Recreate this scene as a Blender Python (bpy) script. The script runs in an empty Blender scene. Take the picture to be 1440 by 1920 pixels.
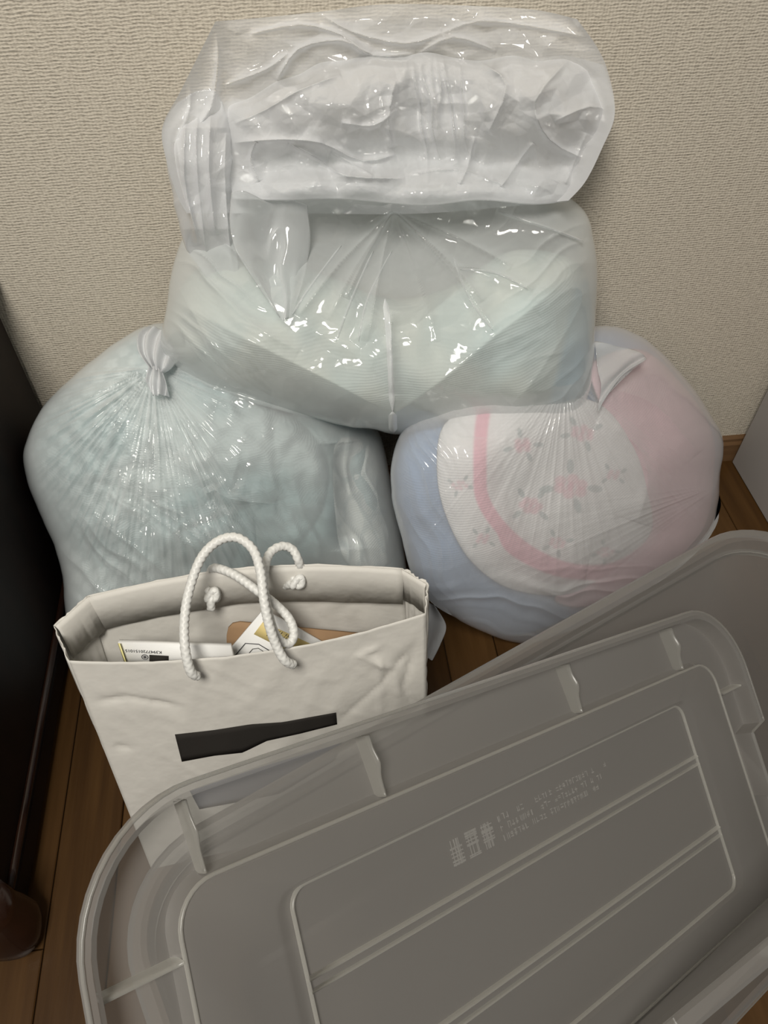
import bpy, bmesh, math, random
import numpy as np
from mathutils import Vector, Matrix

random.seed(7)
RNG = np.random.RandomState(11)
SC = bpy.context.scene
COL = SC.collection

# ------------------------------------------------------------------ camera
FPX = 1440.0
TH = math.radians(49.3); PSI = math.radians(7.0)
Fh = np.array([math.sin(PSI), math.cos(PSI), 0.0]); ZZ = np.array([0, 0, 1.0])
CF = Fh * math.cos(TH) - ZZ * math.sin(TH)
CU = Fh * math.sin(TH) + ZZ * math.cos(TH)
CR = np.array([math.cos(PSI), -math.sin(PSI), 0.0])
CC = np.array([0.0, -0.91, 1.0])
cam = bpy.data.objects.new('camera', bpy.data.cameras.new('camera'))
COL.objects.link(cam)
cam.data.sensor_fit = 'HORIZONTAL'; cam.data.sensor_width = 36.0
cam.data.lens = 36.0 * FPX / 1440.0
cam.data.clip_start = 0.01
M = Matrix(((CR[0], CU[0], -CF[0], CC[0]), (CR[1], CU[1], -CF[1], CC[1]), (CR[2], CU[2], -CF[2], CC[2]), (0, 0, 0, 1)))
cam.matrix_world = M
SC.camera = cam

# ------------------------------------------------------------------ light
world = bpy.data.worlds.new('room_world'); SC.world = world; world.use_nodes = True
world.node_tree.nodes['Background'].inputs[0].default_value = (1.0, 0.97, 0.93, 1)
world.node_tree.nodes['Background'].inputs[1].default_value = 0.16
def ceiling_light(loc, target, size, power, color):
    d = bpy.data.lights.new('ceiling_lamp_light', 'AREA'); d.shape = 'DISK'; d.size = size; d.energy = power; d.color = color
    o = bpy.data.objects.new('ceiling_lamp_light', d); COL.objects.link(o)
    o.location = loc
    o.rotation_euler = (Vector(target) - Vector(loc)).to_track_quat('-Z', 'Y').to_euler()
    return o
ceiling_light((-0.38, -1.50, 2.30), (0.05, -0.20, 0.3), 0.72, 47.0, (1.0, 0.955, 0.88))
SC.cycles.max_bounces = 5; SC.cycles.diffuse_bounces = 2; SC.cycles.glossy_bounces = 2; SC.cycles.transparent_max_bounces = 9
vs = SC.view_settings
vs.view_transform = 'Standard'; vs.look = 'None'; vs.exposure = 0.0; vs.gamma = 1.0; vs.use_curve_mapping = False

# ------------------------------------------------------------------ pixel-ray helpers (photo frame 1440 x 1920)
def ray(x, y): return ((x - 720) * CR - (y - 960) * CU + FPX * CF) / FPX
def onz(x, y, z): r = ray(x, y); return CC + r * (z - CC[2]) / r[2]
def ony(x, y, Y): r = ray(x, y); return CC + r * (Y - CC[1]) / r[1]
def onx(x, y, X): r = ray(x, y); return CC + r * (X - CC[0]) / r[0]
def onplane(x, y, p0, n): r = ray(x, y); return CC + r * (((p0 - CC) @ n) / (r @ n))
def rays(px, py):
    return ((px[..., None] - 720) * CR - (py[..., None] - 960) * CU + FPX * CF) / FPX

# ------------------------------------------------------------------ noise (numpy gradient noise)
_perm = RNG.permutation(256); _perm = np.concatenate([_perm, _perm])
_grad = RNG.normal(size=(256, 2)); _grad /= np.linalg.norm(_grad, axis=1)[:, None]
def noise2(x, y):
    xi = np.floor(x).astype(int); yi = np.floor(y).astype(int); xf = x - xi; yf = y - yi
    u = xf * xf * xf * (xf * (xf * 6 - 15) + 10); v = yf * yf * yf * (yf * (yf * 6 - 15) + 10)
    def g(ix, iy, dx, dy):
        k = _grad[_perm[(_perm[ix & 255] + iy) & 255]]
        return k[..., 0] * dx + k[..., 1] * dy
    a = g(xi, yi, xf, yf); b = g(xi + 1, yi, xf - 1, yf); c = g(xi, yi + 1, xf, yf - 1); d = g(xi + 1, yi + 1, xf - 1, yf - 1)
    return 1.5 * ((a + (b - a) * u) + ((c + (d - c) * u) - (a + (b - a) * u)) * v)
def fbm(x, y, o=3):
    s = 0; a = 1.0
    for k in range(o): s = s + a * noise2(x * 2 ** k + 17.3 * k, y * 2 ** k - 9.1 * k); a *= .5
    return s
def ridged(x, y, p=1.0): return (1 - np.minimum(1, np.abs(noise2(x, y)) * 2.2)) ** p
def facet(x, y, seed=0):
    # crumple: random heights on a triangle lattice, joined by flat facets and straight creases
    x = x + .45 * noise2(x * .55 + seed, y * .55 + 7.1); y = y + .45 * noise2(x * .55 - 3.3, y * .55 + seed)
    s_ = (x + y) * .3660254; i = np.floor(x + s_).astype(int); j = np.floor(y + s_).astype(int)
    a = x + s_ - i; b = y + s_ - j
    def hsh(ii, jj): return _perm[(_perm[(ii + seed * 31) & 255] + jj) & 255] / 127.5 - 1
    up = a > b
    return np.where(up, hsh(i, j) * (1 - a) + hsh(i + 1, j) * (a - b) + hsh(i + 1, j + 1) * b, hsh(i, j) * (1 - b) + hsh(i, j + 1) * (b - a) + hsh(i + 1, j + 1) * a)
def aniso(px, py, ang, sl, sw, warp=0.0):
    c, s = math.cos(math.radians(ang)), math.sin(math.radians(ang))
    u = px * c + py * s; v = -px * s + py * c
    if warp: v = v + warp * fbm(px / 140, py / 140, 2)
    return u / sl, v / sw
def segdist(px, py, pts):
    best = np.full(px.shape, 1e9); tt = np.zeros(px.shape); n = len(pts) - 1
    for k in range(n):
        ax, ay = pts[k]; bx, by = pts[k + 1]; dx, dy = bx - ax, by - ay
        t = np.clip(((px - ax) * dx + (py - ay) * dy) / (dx * dx + dy * dy + 1e-9), 0, 1)
        d = np.hypot(px - ax - t * dx, py - ay - t * dy)
        m = d < best; best = np.where(m, d, best); tt = np.where(m, (k + t) / n, tt)
    return best, tt
def spline(pts, n=12, closed=False):
    P = np.array(pts, float); out = []; N = len(P)
    for k in range(N if closed else N - 1):
        p0, p1, p2, p3 = (P[(k - 1) % N], P[k], P[(k + 1) % N], P[(k + 2) % N]) if closed else (P[max(k - 1, 0)], P[k], P[k + 1], P[min(k + 2, N - 1)])
        for j in range(n):
            t = j / n
            out.append(.5 * ((2 * p1) + (-p0 + p2) * t + (2 * p0 - 5 * p1 + 4 * p2 - p3) * t * t + (-p0 + 3 * p1 - 3 * p2 + p3) * t ** 3))
    if not closed: out.append(P[-1])
    return np.array(out)
def crease(px, py, pts, w, a, cusp=True, taper=True):
    d, t = segdist(px, py, spline(pts, 3))
    e = np.exp(-d / w) if cusp else np.exp(-(d / w) ** 2)
    if taper: e = e * np.clip(np.minimum(t, 1 - t) * 6, 0, 1) ** .5
    return a * e
def pleats(px, py, knot, n, a, r0, r1, a0=-180, a1=180, seed=0.0, edge=12):
    dx, dy = px - knot[0], py - knot[1]; r = np.hypot(dx, dy); an = np.degrees(np.arctan2(dy, dx))
    q = an / 360 * n
    w = ridged(q + seed, r / 420 + seed * 3, 1.6) + .5 * ridged(q * 2.1 + seed, r / 300 + 5, 2)
    env = np.clip(r / r0, 0, 1) * np.clip(1 - r / r1, 0, 1) ** .8
    if a1 - a0 < 359: env = env * np.clip((an - a0) / edge, 0, 1) * np.clip((a1 - an) / edge, 0, 1)
    return a * w * env

# ------------------------------------------------------------------ object helpers
def link(name, me, mat=None, parent=None, smooth=True):
    o = bpy.data.objects.new(name, me); COL.objects.link(o)
    if mat and not me.materials: me.materials.append(mat)
    if parent: o.parent = parent
    if smooth and hasattr(me, 'polygons'): me.polygons.foreach_set('use_smooth', [True] * len(me.polygons))
    return o
def tag(o, label, cat, group=None, kind=None):
    o['label'] = label; o['category'] = cat
    if group: o['group'] = group
    if kind: o['kind'] = kind
    return o
def empty(name, loc=(0, 0, 0)):
    o = bpy.data.objects.new(name, None); COL.objects.link(o); o.empty_display_size = .05; o.location = loc
    return o
def mesh_np(name, V, Fc):
    me = bpy.data.meshes.new(name); V = np.asarray(V, np.float32); me.vertices.add(len(V)); me.vertices.foreach_set('co', V.ravel())
    if isinstance(Fc, tuple) and isinstance(Fc[0], np.ndarray):
        idx = np.concatenate([q.ravel() for q in Fc]); cnt = np.concatenate([np.full(len(q), q.shape[1]) for q in Fc])
    else:
        idx = np.array([i for f in Fc for i in f]); cnt = np.array([len(f) for f in Fc])
    me.loops.add(len(idx)); me.loops.foreach_set('vertex_index', idx.astype(np.int32))
    me.polygons.add(len(cnt)); me.polygons.foreach_set('loop_start', np.concatenate([[0], np.cumsum(cnt)[:-1]]).astype(np.int32))
    me.update(calc_edges=True); me.validate(); return me
def closed_faces(nth, nrow):
    # rings of nth points, a pole in front and a pole behind
    j, i = np.meshgrid(np.arange(nrow - 1), np.arange(nth), indexing='ij'); a = (j * nth + i).ravel(); b = (j * nth + (i + 1) % nth).ravel()
    Q = np.stack([a, a + nth, b + nth, b], 1); m = nth * nrow; i = np.arange(nth); l = (nrow - 1) * nth
    T = np.concatenate([np.stack([np.full(nth, m), i, (i + 1) % nth], 1), np.stack([np.full(nth, m + 1), l + (i + 1) % nth, l + i], 1)])
    return Q, T
def closed_mesh(name, V, nth, nrow):
    Q, T = closed_faces(nth, nrow); V = np.asarray(V)
    tri = np.concatenate([Q[:, :3], Q[:, [0, 2, 3]], T]); vol = np.einsum('ij,ij->i', V[tri[:, 0]], np.cross(V[tri[:, 1]], V[tri[:, 2]])).sum()
    if vol < 0: Q, T = Q[:, ::-1], T[:, ::-1]
    return mesh_np(name, V, (Q, T))
def grid_faces(nu, nv, wrap_u=False, off=0):
    Fc = []
    for j in range(nv - 1):
        for i in range(nu if wrap_u else nu - 1):
            i2 = (i + 1) % nu
            Fc.append((off + j * nu + i, off + j * nu + i2, off + (j + 1) * nu + i2, off + (j + 1) * nu + i))
    return Fc
def child_at(o, parent):     # keep world placement when the parent Empty stands at its base
    o.parent = parent; o.matrix_parent_inverse = Matrix.Translation(parent.location).inverted(); return o
def box_bm(bm, x0, x1, y0, y1, z0, z1):
    r = bmesh.ops.create_cube(bm, size=1.0)
    for v in r['verts']:
        v.co = Vector(((x0 + x1) / 2 + v.co.x * (x1 - x0), (y0 + y1) / 2 + v.co.y * (y1 - y0), (z0 + z1) / 2 + v.co.z * (z1 - z0)))
def box_obj(name, x0, x1, y0, y1, z0, z1, mat, parent=None, bev=0.0, seg=2):
    bm = bmesh.new(); box_bm(bm, x0, x1, y0, y1, z0, z1)
    if bev: bmesh.ops.bevel(bm, geom=bm.edges[:], offset=bev, segments=seg, affect='EDGES', profile=.5)
    me = bpy.data.meshes.new(name); bm.to_mesh(me); bm.free()
    return link(name, me, mat, parent, smooth=False)
def tube(name, pts, r, mat, parent=None, nseg=14, braid=0.0, pitch=0.006, n=10, caps=True):
    P = spline(pts, n); L = np.concatenate([[0], np.cumsum(np.linalg.norm(np.diff(P, axis=0), axis=1))])
    step = pitch / 6 if braid else L[-1] / (len(P) - 1)
    m = max(4, int(L[-1] / step)); s = np.linspace(0, L[-1], m)
    P = np.stack([np.interp(s, L, P[:, k]) for k in range(3)], 1)
    T = np.gradient(P, axis=0); T /= np.linalg.norm(T, axis=1)[:, None] + 1e-12
    N = np.zeros_like(T); a = np.array([.3, .5, .8]); a = a - (a @ T[0]) * T[0]; N[0] = a / np.linalg.norm(a)
    for k in range(1, m):
        a = N[k - 1] - (N[k - 1] @ T[k]) * T[k]; N[k] = a / np.linalg.norm(a)
    B = np.cross(T, N); th = np.linspace(0, 2 * math.pi, nseg, endpoint=False)
    rr = np.full((m, nseg), r)
    if braid:
        ph = s[:, None] / pitch * 2 * math.pi
        rr = r * (1 + braid * (np.maximum(np.sin(3 * th[None] + ph), np.sin(3 * th[None] - ph + 1.2)) - .5))
    V = P[:, None] + rr[..., None] * (N[:, None] * np.cos(th)[None, :, None] + B[:, None] * np.sin(th)[None, :, None])
    Fc = grid_faces(nseg, m, True)
    V = V.reshape(-1, 3)
    if caps: Fc += [tuple(range(nseg))[::-1], tuple((m - 1) * nseg + i for i in range(nseg))]
    return link(name, mesh_np(name, V, Fc), mat, parent)
def solidify(o, t, off=0.0):
    m = o.modifiers.new('thickness', 'SOLIDIFY'); m.thickness = t; m.offset = off; return o

# ------------------------------------------------------------------ materials
def new_mat(name):
    m = bpy.data.materials.new(name); m.use_nodes = True; nt = m.node_tree
    return m, nt, nt.nodes, nt.links
def principled(name, color, rough=.5, spec=.5, bump=None, var=None, coat=0.0):
    m, nt, N, L = new_mat(name); b = N['Principled BSDF']
    b.inputs['Base Color'].default_value = (*color, 1); b.inputs['Roughness'].default_value = rough
    b.inputs['Specular IOR Level'].default_value = spec
    if coat: b.inputs['Coat Weight'].default_value = coat; b.inputs['Coat Roughness'].default_value = .15
    tc = N.new('ShaderNodeTexCoord')
    if var:
        mp = N.new('ShaderNodeMapping'); mp.inputs['Scale'].default_value = var[0]
        nz = N.new('ShaderNodeTexNoise'); nz.inputs['Scale'].default_value = 1; nz.inputs['Detail'].default_value = 4
        rp = N.new('ShaderNodeValToRGB')
        for k, (p, c) in enumerate(zip((.3, .7), var[1])):
            rp.color_ramp.elements[k].position = p; rp.color_ramp.elements[k].color = (*c, 1)
        L.new(tc.outputs['Object'], mp.inputs[0]); L.new(mp.outputs[0], nz.inputs['Vector']); L.new(nz.outputs[0], rp.inputs[0]); L.new(rp.outputs[0], b.inputs['Base Color'])
    if bump:
        mp = N.new('ShaderNodeMapping'); mp.inputs['Scale'].default_value = bump[0]
        nz = N.new('ShaderNodeTexNoise'); nz.inputs['Scale'].default_value = 1; nz.inputs['Detail'].default_value = 3
        bp = N.new('ShaderNodeBump'); bp.inputs['Strength'].default_value = bump[1]; bp.inputs['Distance'].default_value = bump[2]
        L.new(tc.outputs['Object'], mp.inputs[0]); L.new(mp.outputs[0], nz.inputs['Vector']); L.new(nz.outputs[0], bp.inputs['Height']); L.new(bp.outputs[0], b.inputs['Normal'])
    return m
def film_mat(name, color, dens, rough, gloss=1.0, trans=.45, bump=None, ior=1.5):
    """thin translucent plastic: the longer the path through the sheet, the milkier it is"""
    m, nt, N, L = new_mat(name); N.remove(N['Principled BSDF']); out = N['Material Output']
    tr = N.new('ShaderNodeBsdfTransparent'); tr.inputs[0].default_value = (.97, .985, .98, 1)
    df = N.new('ShaderNodeBsdfDiffuse'); df.inputs[0].default_value = (*color, 1)
    tl = N.new('ShaderNodeBsdfTranslucent'); tl.inputs[0].default_value = (*color, 1)
    gl = N.new('ShaderNodeBsdfGlossy'); gl.inputs['Roughness'].default_value = rough; gl.inputs[0].default_value = (gloss, gloss, gloss, 1)
    lw = N.new('ShaderNodeLayerWeight'); lw.inputs['Blend'].default_value = .5
    c = N.new('ShaderNodeMath'); c.operation = 'SUBTRACT'; c.inputs[0].default_value = 1.0; c.use_clamp = True     # cos of the viewing angle
    L.new(lw.outputs['Facing'], c.inputs[1])
    mx = N.new('ShaderNodeMath'); mx.operation = 'MAXIMUM'; mx.inputs[1].default_value = .18; L.new(c.outputs[0], mx.inputs[0])
    dv = N.new('ShaderNodeMath'); dv.operation = 'DIVIDE'; dv.inputs[0].default_value = math.log(1 - dens); L.new(mx.outputs[0], dv.inputs[1])
    ex = N.new('ShaderNodeMath'); ex.operation = 'EXPONENT'; L.new(dv.outputs[0], ex.inputs[0])                      # what passes straight through
    m1 = N.new('ShaderNodeMixShader'); m1.inputs[0].default_value = trans; L.new(df.outputs[0], m1.inputs[1]); L.new(tl.outputs[0], m1.inputs[2])
    m2 = N.new('ShaderNodeMixShader'); L.new(ex.outputs[0], m2.inputs[0]); L.new(m1.outputs[0], m2.inputs[1]); L.new(tr.outputs[0], m2.inputs[2])
    f0 = ((ior - 1) / (ior + 1)) ** 2                                                                                # Schlick reflectance, the same from both sides of the sheet
    pw = N.new('ShaderNodeMath'); pw.operation = 'POWER'; pw.inputs[1].default_value = 5.0; L.new(lw.outputs['Facing'], pw.inputs[0])
    fr = N.new('ShaderNodeMath'); fr.operation = 'MULTIPLY_ADD'; fr.inputs[1].default_value = 1 - f0; fr.inputs[2].default_value = f0; L.new(pw.outputs[0], fr.inputs[0])
    m3 = N.new('ShaderNodeMixShader'); L.new(fr.outputs[0], m3.inputs[0]); L.new(m2.outputs[0], m3.inputs[1]); L.new(gl.outputs[0], m3.inputs[2])
    L.new(m3.outputs[0], out.inputs[0])
    if bump:
        tc = N.new('ShaderNodeTexCoord'); last = None
        for sc, st, dist, kind in bump:
            mp = N.new('ShaderNodeMapping'); mp.inputs['Scale'].default_value = sc
            if kind == 'n':
                t = N.new('ShaderNodeTexNoise'); t.inputs['Detail'].default_value = 3; t.inputs['Scale'].default_value = 1; t.inputs['Distortion'].default_value = .6; o = t.outputs[0]
            else:
                t = N.new('ShaderNodeTexVoronoi'); t.feature = 'DISTANCE_TO_EDGE'; t.inputs['Scale'].default_value = 1; o = t.outputs['Distance']
            bp = N.new('ShaderNodeBump'); bp.inputs['Strength'].default_value = st; bp.inputs['Distance'].default_value = dist
            L.new(tc.outputs['Object'], mp.inputs[0]); L.new(mp.outputs[0], t.inputs['Vector']); L.new(o, bp.inputs['Height'])
            if last: L.new(last, bp.inputs['Normal'])
            last = bp.outputs[0]
        for s in (df, tl, gl): L.new(last, s.inputs['Normal'])
        L.new(last, lw.inputs['Normal'])
    return m
def attr_mat(name, rough=.9):
    m, nt, N, L = new_mat(name); b = N['Principled BSDF']; b.inputs['Roughness'].default_value = rough; b.inputs['Specular IOR Level'].default_value = .2
    a = N.new('ShaderNodeAttribute'); a.attribute_name = 'print'; L.new(a.outputs['Color'], b.inputs['Base Color'])
    tc = N.new('ShaderNodeTexCoord'); w = N.new('ShaderNodeTexWave'); w.inputs['Scale'].default_value = 95; w.bands_direction = 'Z'
    bp = N.new('ShaderNodeBump'); bp.inputs['Strength'].default_value = .25; bp.inputs['Distance'].default_value = .002
    L.new(tc.outputs['Object'], w.inputs['Vector']); L.new(w.outputs[0], bp.inputs['Height']); L.new(bp.outputs[0], b.inputs['Normal'])
    return m

def wall_mat():
    m, nt, N, L = new_mat('wallpaper'); b = N['Principled BSDF']; b.inputs['Roughness'].default_value = .75; b.inputs['Specular IOR Level'].default_value = .25
    tc = N.new('ShaderNodeTexCoord')
    def nz(scale, detail, dist=0.0):
        mp = N.new('ShaderNodeMapping'); mp.inputs['Scale'].default_value = scale; t = N.new('ShaderNodeTexNoise'); t.inputs['Scale'].default_value = 1
        t.inputs['Detail'].default_value = detail; t.inputs['Distortion'].default_value = dist
        L.new(tc.outputs['Object'], mp.inputs[0]); L.new(mp.outputs[0], t.inputs['Vector']); return t.outputs[0]
    a = nz((170, 10, 420), 1, .3); c = nz((420, 10, 420), 1)
    def wv(dirn, sc, dist):
        w = N.new('ShaderNodeTexWave'); w.bands_direction = dirn; w.inputs['Scale'].default_value = sc; w.inputs['Distortion'].default_value = dist; w.inputs['Detail'].default_value = 1; w.inputs['Detail Scale'].default_value = .6
        L.new(tc.outputs['Object'], w.inputs['Vector']); return w.outputs['Fac']
    def madd(x, k, y):
        n_ = N.new('ShaderNodeMath'); n_.operation = 'MULTIPLY_ADD'; n_.inputs[1].default_value = k; L.new(x, n_.inputs[0]); L.new(y, n_.inputs[2]); return n_
    ad = madd(wv('X', 80, 5.0), .16, madd(wv('Z', 92, 4.0), .30, madd(c, .30, a).outputs[0]).outputs[0])
    bp = N.new('ShaderNodeBump'); bp.inputs['Strength'].default_value = .6; bp.inputs['Distance'].default_value = .0018
    L.new(ad.outputs[0], bp.inputs['Height']); L.new(bp.outputs[0], b.inputs['Normal'])
    rp = N.new('ShaderNodeValToRGB'); rp.color_ramp.elements[0].position = .55; rp.color_ramp.elements[1].position = 1.0
    rp.color_ramp.elements[0].color = (.42, .375, .305, 1); rp.color_ramp.elements[1].color = (.61, .555, .46, 1)
    L.new(ad.outputs[0], rp.inputs[0]); L.new(rp.outputs[0], b.inputs['Base Color'])
    return m
def wood_mat(name, c0, c1, rough, sx=60, sy=4):
    m = principled(name, c0, rough, .25, var=((sx, sy, 60), (c0, c1)), bump=((sx * 4, sy, 100), .15, .001))
    return m
M_WALL = wall_mat()
M_FLOOR = [wood_mat('oak_floor_%d' % k, c0, c1, .38) for k, (c0, c1) in enumerate([((.050, .023, .0065), (.078, .038, .0115)), ((.040, .018, .005), (.066, .032, .0095)), ((.060, .029, .0085), (.088, .044, .0145))])]
M_JOINT = principled('floor_joint', (.03, .016, .008), .8)
M_BASE = wood_mat('baseboard_wood', (.12, .065, .03), (.17, .095, .045), .45, 4, 4)
M_DARK = principled('dark_stained_wood', (.022, .012, .008), .5, .15, var=((3, 30, 8), ((.008, .005, .004), (.014, .007, .005))))
M_DARK2 = principled('mahogany_gloss', (.060, .024, .012), .16, .5, var=((20, 20, 4), ((.014, .006, .004), (.028, .011, .006))))
M_GREY = principled('grey_laminate', (.33, .305, .285), .55, .4, bump=((160, 160, 160), .05, .001))
M_PAPER = principled('white_paper', (.66, .64, .59), .62, .35, bump=((26, 26, 26), .35, .006))
M_CARD = principled('white_card', (.86, .86, .84), .5, .4)
M_KRAFT = principled('kraft_card', (.34, .215, .12), .75, .2)
M_YEL = principled('yellow_label', (.74, .60, .26), .45, .4)
M_YEDGE = principled('yellow_edge', (.85, .78, .35), .6)
M_BLACK = principled('black_print', (.030, .027, .024), .8, .1)
M_INK = principled('ink', (.06, .06, .065), .7)
M_CORD = principled('white_cord', (.72, .72, .69), .42, .5)
BUMP = None
M_FILM = film_mat('bag_film', (.88, .91, .915), .34, .10, trans=.32)
M_FILM_MOUTH = film_mat('bag_film_loose', (.90, .91, .93), .48, .065, trans=.34)
M_FILM_FLAP = film_mat('bag_film_flap', (.86, .87, .88), .30, .09, trans=.4)
M_PP = film_mat('milky_polypropylene', (.36, .345, .325), .52, .30, trans=.5, ior=1.45)
M_PP_LIT_EDGE = film_mat('milky_polypropylene_lit_edge', (.56, .545, .50), .42, .30, trans=.45, ior=1.45)  # paler copy of the lid plastic, edge highlights put into its colour
M_PP_RIB = film_mat('milky_polypropylene_web', (.46, .445, .41), .40, .30, trans=.5, ior=1.45)
M_BAND = attr_mat('printed_cotton')

# ------------------------------------------------------------------ setting
wall = box_obj('wall_back', -1.6, 1.8, 0.0, .08, 0, 2.5, M_WALL); wall['kind'] = 'structure'
wall['label'] = 'cream woven-texture wallpaper wall behind the bags'; wall['category'] = 'wall'
bb = bmesh.new()
prof = [(0, 0), (-.010, 0), (-.010, .040), (-.007, .046), (-.007, .052), (-.003, .056), (0, .056)]
for x in (-.44, 1.8):
    for y, z in prof: bb.verts.new((x, y - .0005, z))
bb.verts.ensure_lookup_table(); n = len(prof)
for k in range(n): bb.faces.new((bb.verts[k], bb.verts[(k + 1) % n], bb.verts[n + (k + 1) % n], bb.verts[n + k]))
bb.faces.new([bb.verts[k] for k in range(n)][::-1]); bb.faces.new([bb.verts[n + k] for k in range(n)])
bmesh.ops.recalc_face_normals(bb, faces=bb.faces[:])
me = bpy.data.meshes.new('baseboard_back'); bb.to_mesh(me); bb.free()
o = link('baseboard_back', me, M_BASE, smooth=False); o['kind'] = 'structure'; o['label'] = 'brown wooden baseboard along the foot of the wall'; o['category'] = 'baseboard'
floor = box_obj('floor', -1.3, 1.6, -1.7, 0.0, -.03, -.006, M_JOINT); floor['kind'] = 'structure'
floor['label'] = 'brown oak plank floor under the bags and boxes'; floor['category'] = 'floor'
PW = .0755
cache = {}
for i in range(-14, 20):
    x0 = i * PW + .012; y = -1.7 + random.random() * .5 - .5; jj = 0
    while y < -.01:
        L_ = .62 + .0 * random.random(); y1 = min(y + L_, -.0005); ya = max(y, -1.7)
        if y1 - ya > .02:
            key = (round(y1 - ya, 3), (i * 7 + jj * 3) % 3)
            if key not in cache:
                bm = bmesh.new(); box_bm(bm, 0, PW - .0012, 0, y1 - ya - .0012, -.006, 0)
                top = [e for e in bm.edges if all(abs(v.co.z) < 1e-6 for v in e.verts)]
                bmesh.ops.bevel(bm, geom=top, offset=.0012, segments=1, affect='EDGES')
                me = bpy.data.meshes.new('plank'); bm.to_mesh(me); bm.free(); me.materials.append(M_FLOOR[key[1]]); cache[key] = me
            p = bpy.data.objects.new('plank', cache[key]); COL.objects.link(p); p.parent = floor; p.location = (x0, ya, 0)
        y = y + L_; jj += 1

# ------------------------------------------------------------------ dark sideboard at one side
SX = -.392
sb = tag(empty('sideboard', (SX - .2, -.36, 0)), 'dark brown wooden sideboard with a glossy rounded foot beside the bags', 'sideboard')
def sbp(o): return child_at(o, sb)
sbp(box_obj('carcass', SX - .42, SX - .004, -.60, -.012, .055, 0.45, M_DARK, bev=.002))
sbp(box_obj('side_panel', SX - .0045, SX, -.625, -.013, .07, .455, M_DARK, bev=.0015))
sbp(box_obj('top_board', SX - .44, SX + .012, -.65, -.006, .455, .475, M_DARK, bev=.005))
sbp(box_obj('plinth', SX - .40, SX - .002, -.60, -.02, .0, .055, M_DARK, bev=.002))
sbp(tube('bead_moulding', [(SX + .001, -.02, .064), (SX + .001, -.3, .064), (SX + .001, -.628, .064)], .006, M_DARK2, nseg=10))
sbp(box_obj('base_rail', SX - .03, SX + .004, -.63, -.02, .012, .052, M_DARK, bev=.004))
# rounded front foot: lofted, bulging towards the toe
rings = []
for z, r, sh in [(0, .020, 0), (.004, .026, .002), (.018, .031, .004), (.036, .032, .003), (.055, .029, 0), (.08, .026, -.002), (.12, .025, -.003)]:
    a = np.linspace(0, 2 * math.pi, 28, endpoint=False); c = np.cos(a); s = np.sin(a)
    rings.append(np.stack([SX - .006 + sh * .6 + r * np.sign(c) * np.abs(c) ** .75, -.645 - sh + r * np.sign(s) * np.abs(s) ** .75, np.full(28, z)], 1))
V = np.concatenate(rings); Fc = grid_faces(28, len(rings), True) + [tuple(range(28))[::-1], tuple(28 * (len(rings) - 1) + i for i in range(28))]
sbp(link('foot', mesh_np('foot', V, Fc), M_DARK2))
ap = [(-.02, .055), (-.02, .16), (-.30, .16), (-.30, .10), (-.22, .10), (-.12, .085), (-.06, .06)]
bm = bmesh.new(); f_ = [bm.verts.new((SX + x - .01, -.655, z)) for x, z in ap]; b_ = [bm.verts.new((SX + x - .01, -.632, z)) for x, z in ap]
bm.faces.new(f_); bm.faces.new(b_[::-1])
for k in range(len(ap)): bm.faces.new((f_[k], b_[k], b_[(k + 1) % len(ap)], f_[(k + 1) % len(ap)]))
bmesh.ops.recalc_face_normals(bm, faces=bm.faces[:])
me = bpy.data.meshes.new('apron'); bm.to_mesh(me); bm.free(); sbp(link('apron', me, M_DARK2, smooth=False))

# ------------------------------------------------------------------ grey cabinet at the other side
gx = .746
gc = tag(empty('cabinet', (gx + .2, -.25, 0)), 'plain grey flat-sided cabinet standing on the wood floor by the baseboard', 'cabinet')
child_at(box_obj('carcass', gx + .012, gx + .40, -.50, -.02, .004, .62, M_GREY, bev=.002), gc)
child_at(box_obj('side_panel', gx, gx + .012, -.505, -.016, .002, .63, M_GREY, bev=.002), gc)
child_at(box_obj('cabinet_door', gx + .004, gx + .40, -.522, -.506, .03, .62, M_GREY, bev=.003), gc)
child_at(box_obj('top_board', gx - .002, gx + .41, -.52, -.014, .63, .65, M_GREY, bev=.003), gc)

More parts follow.
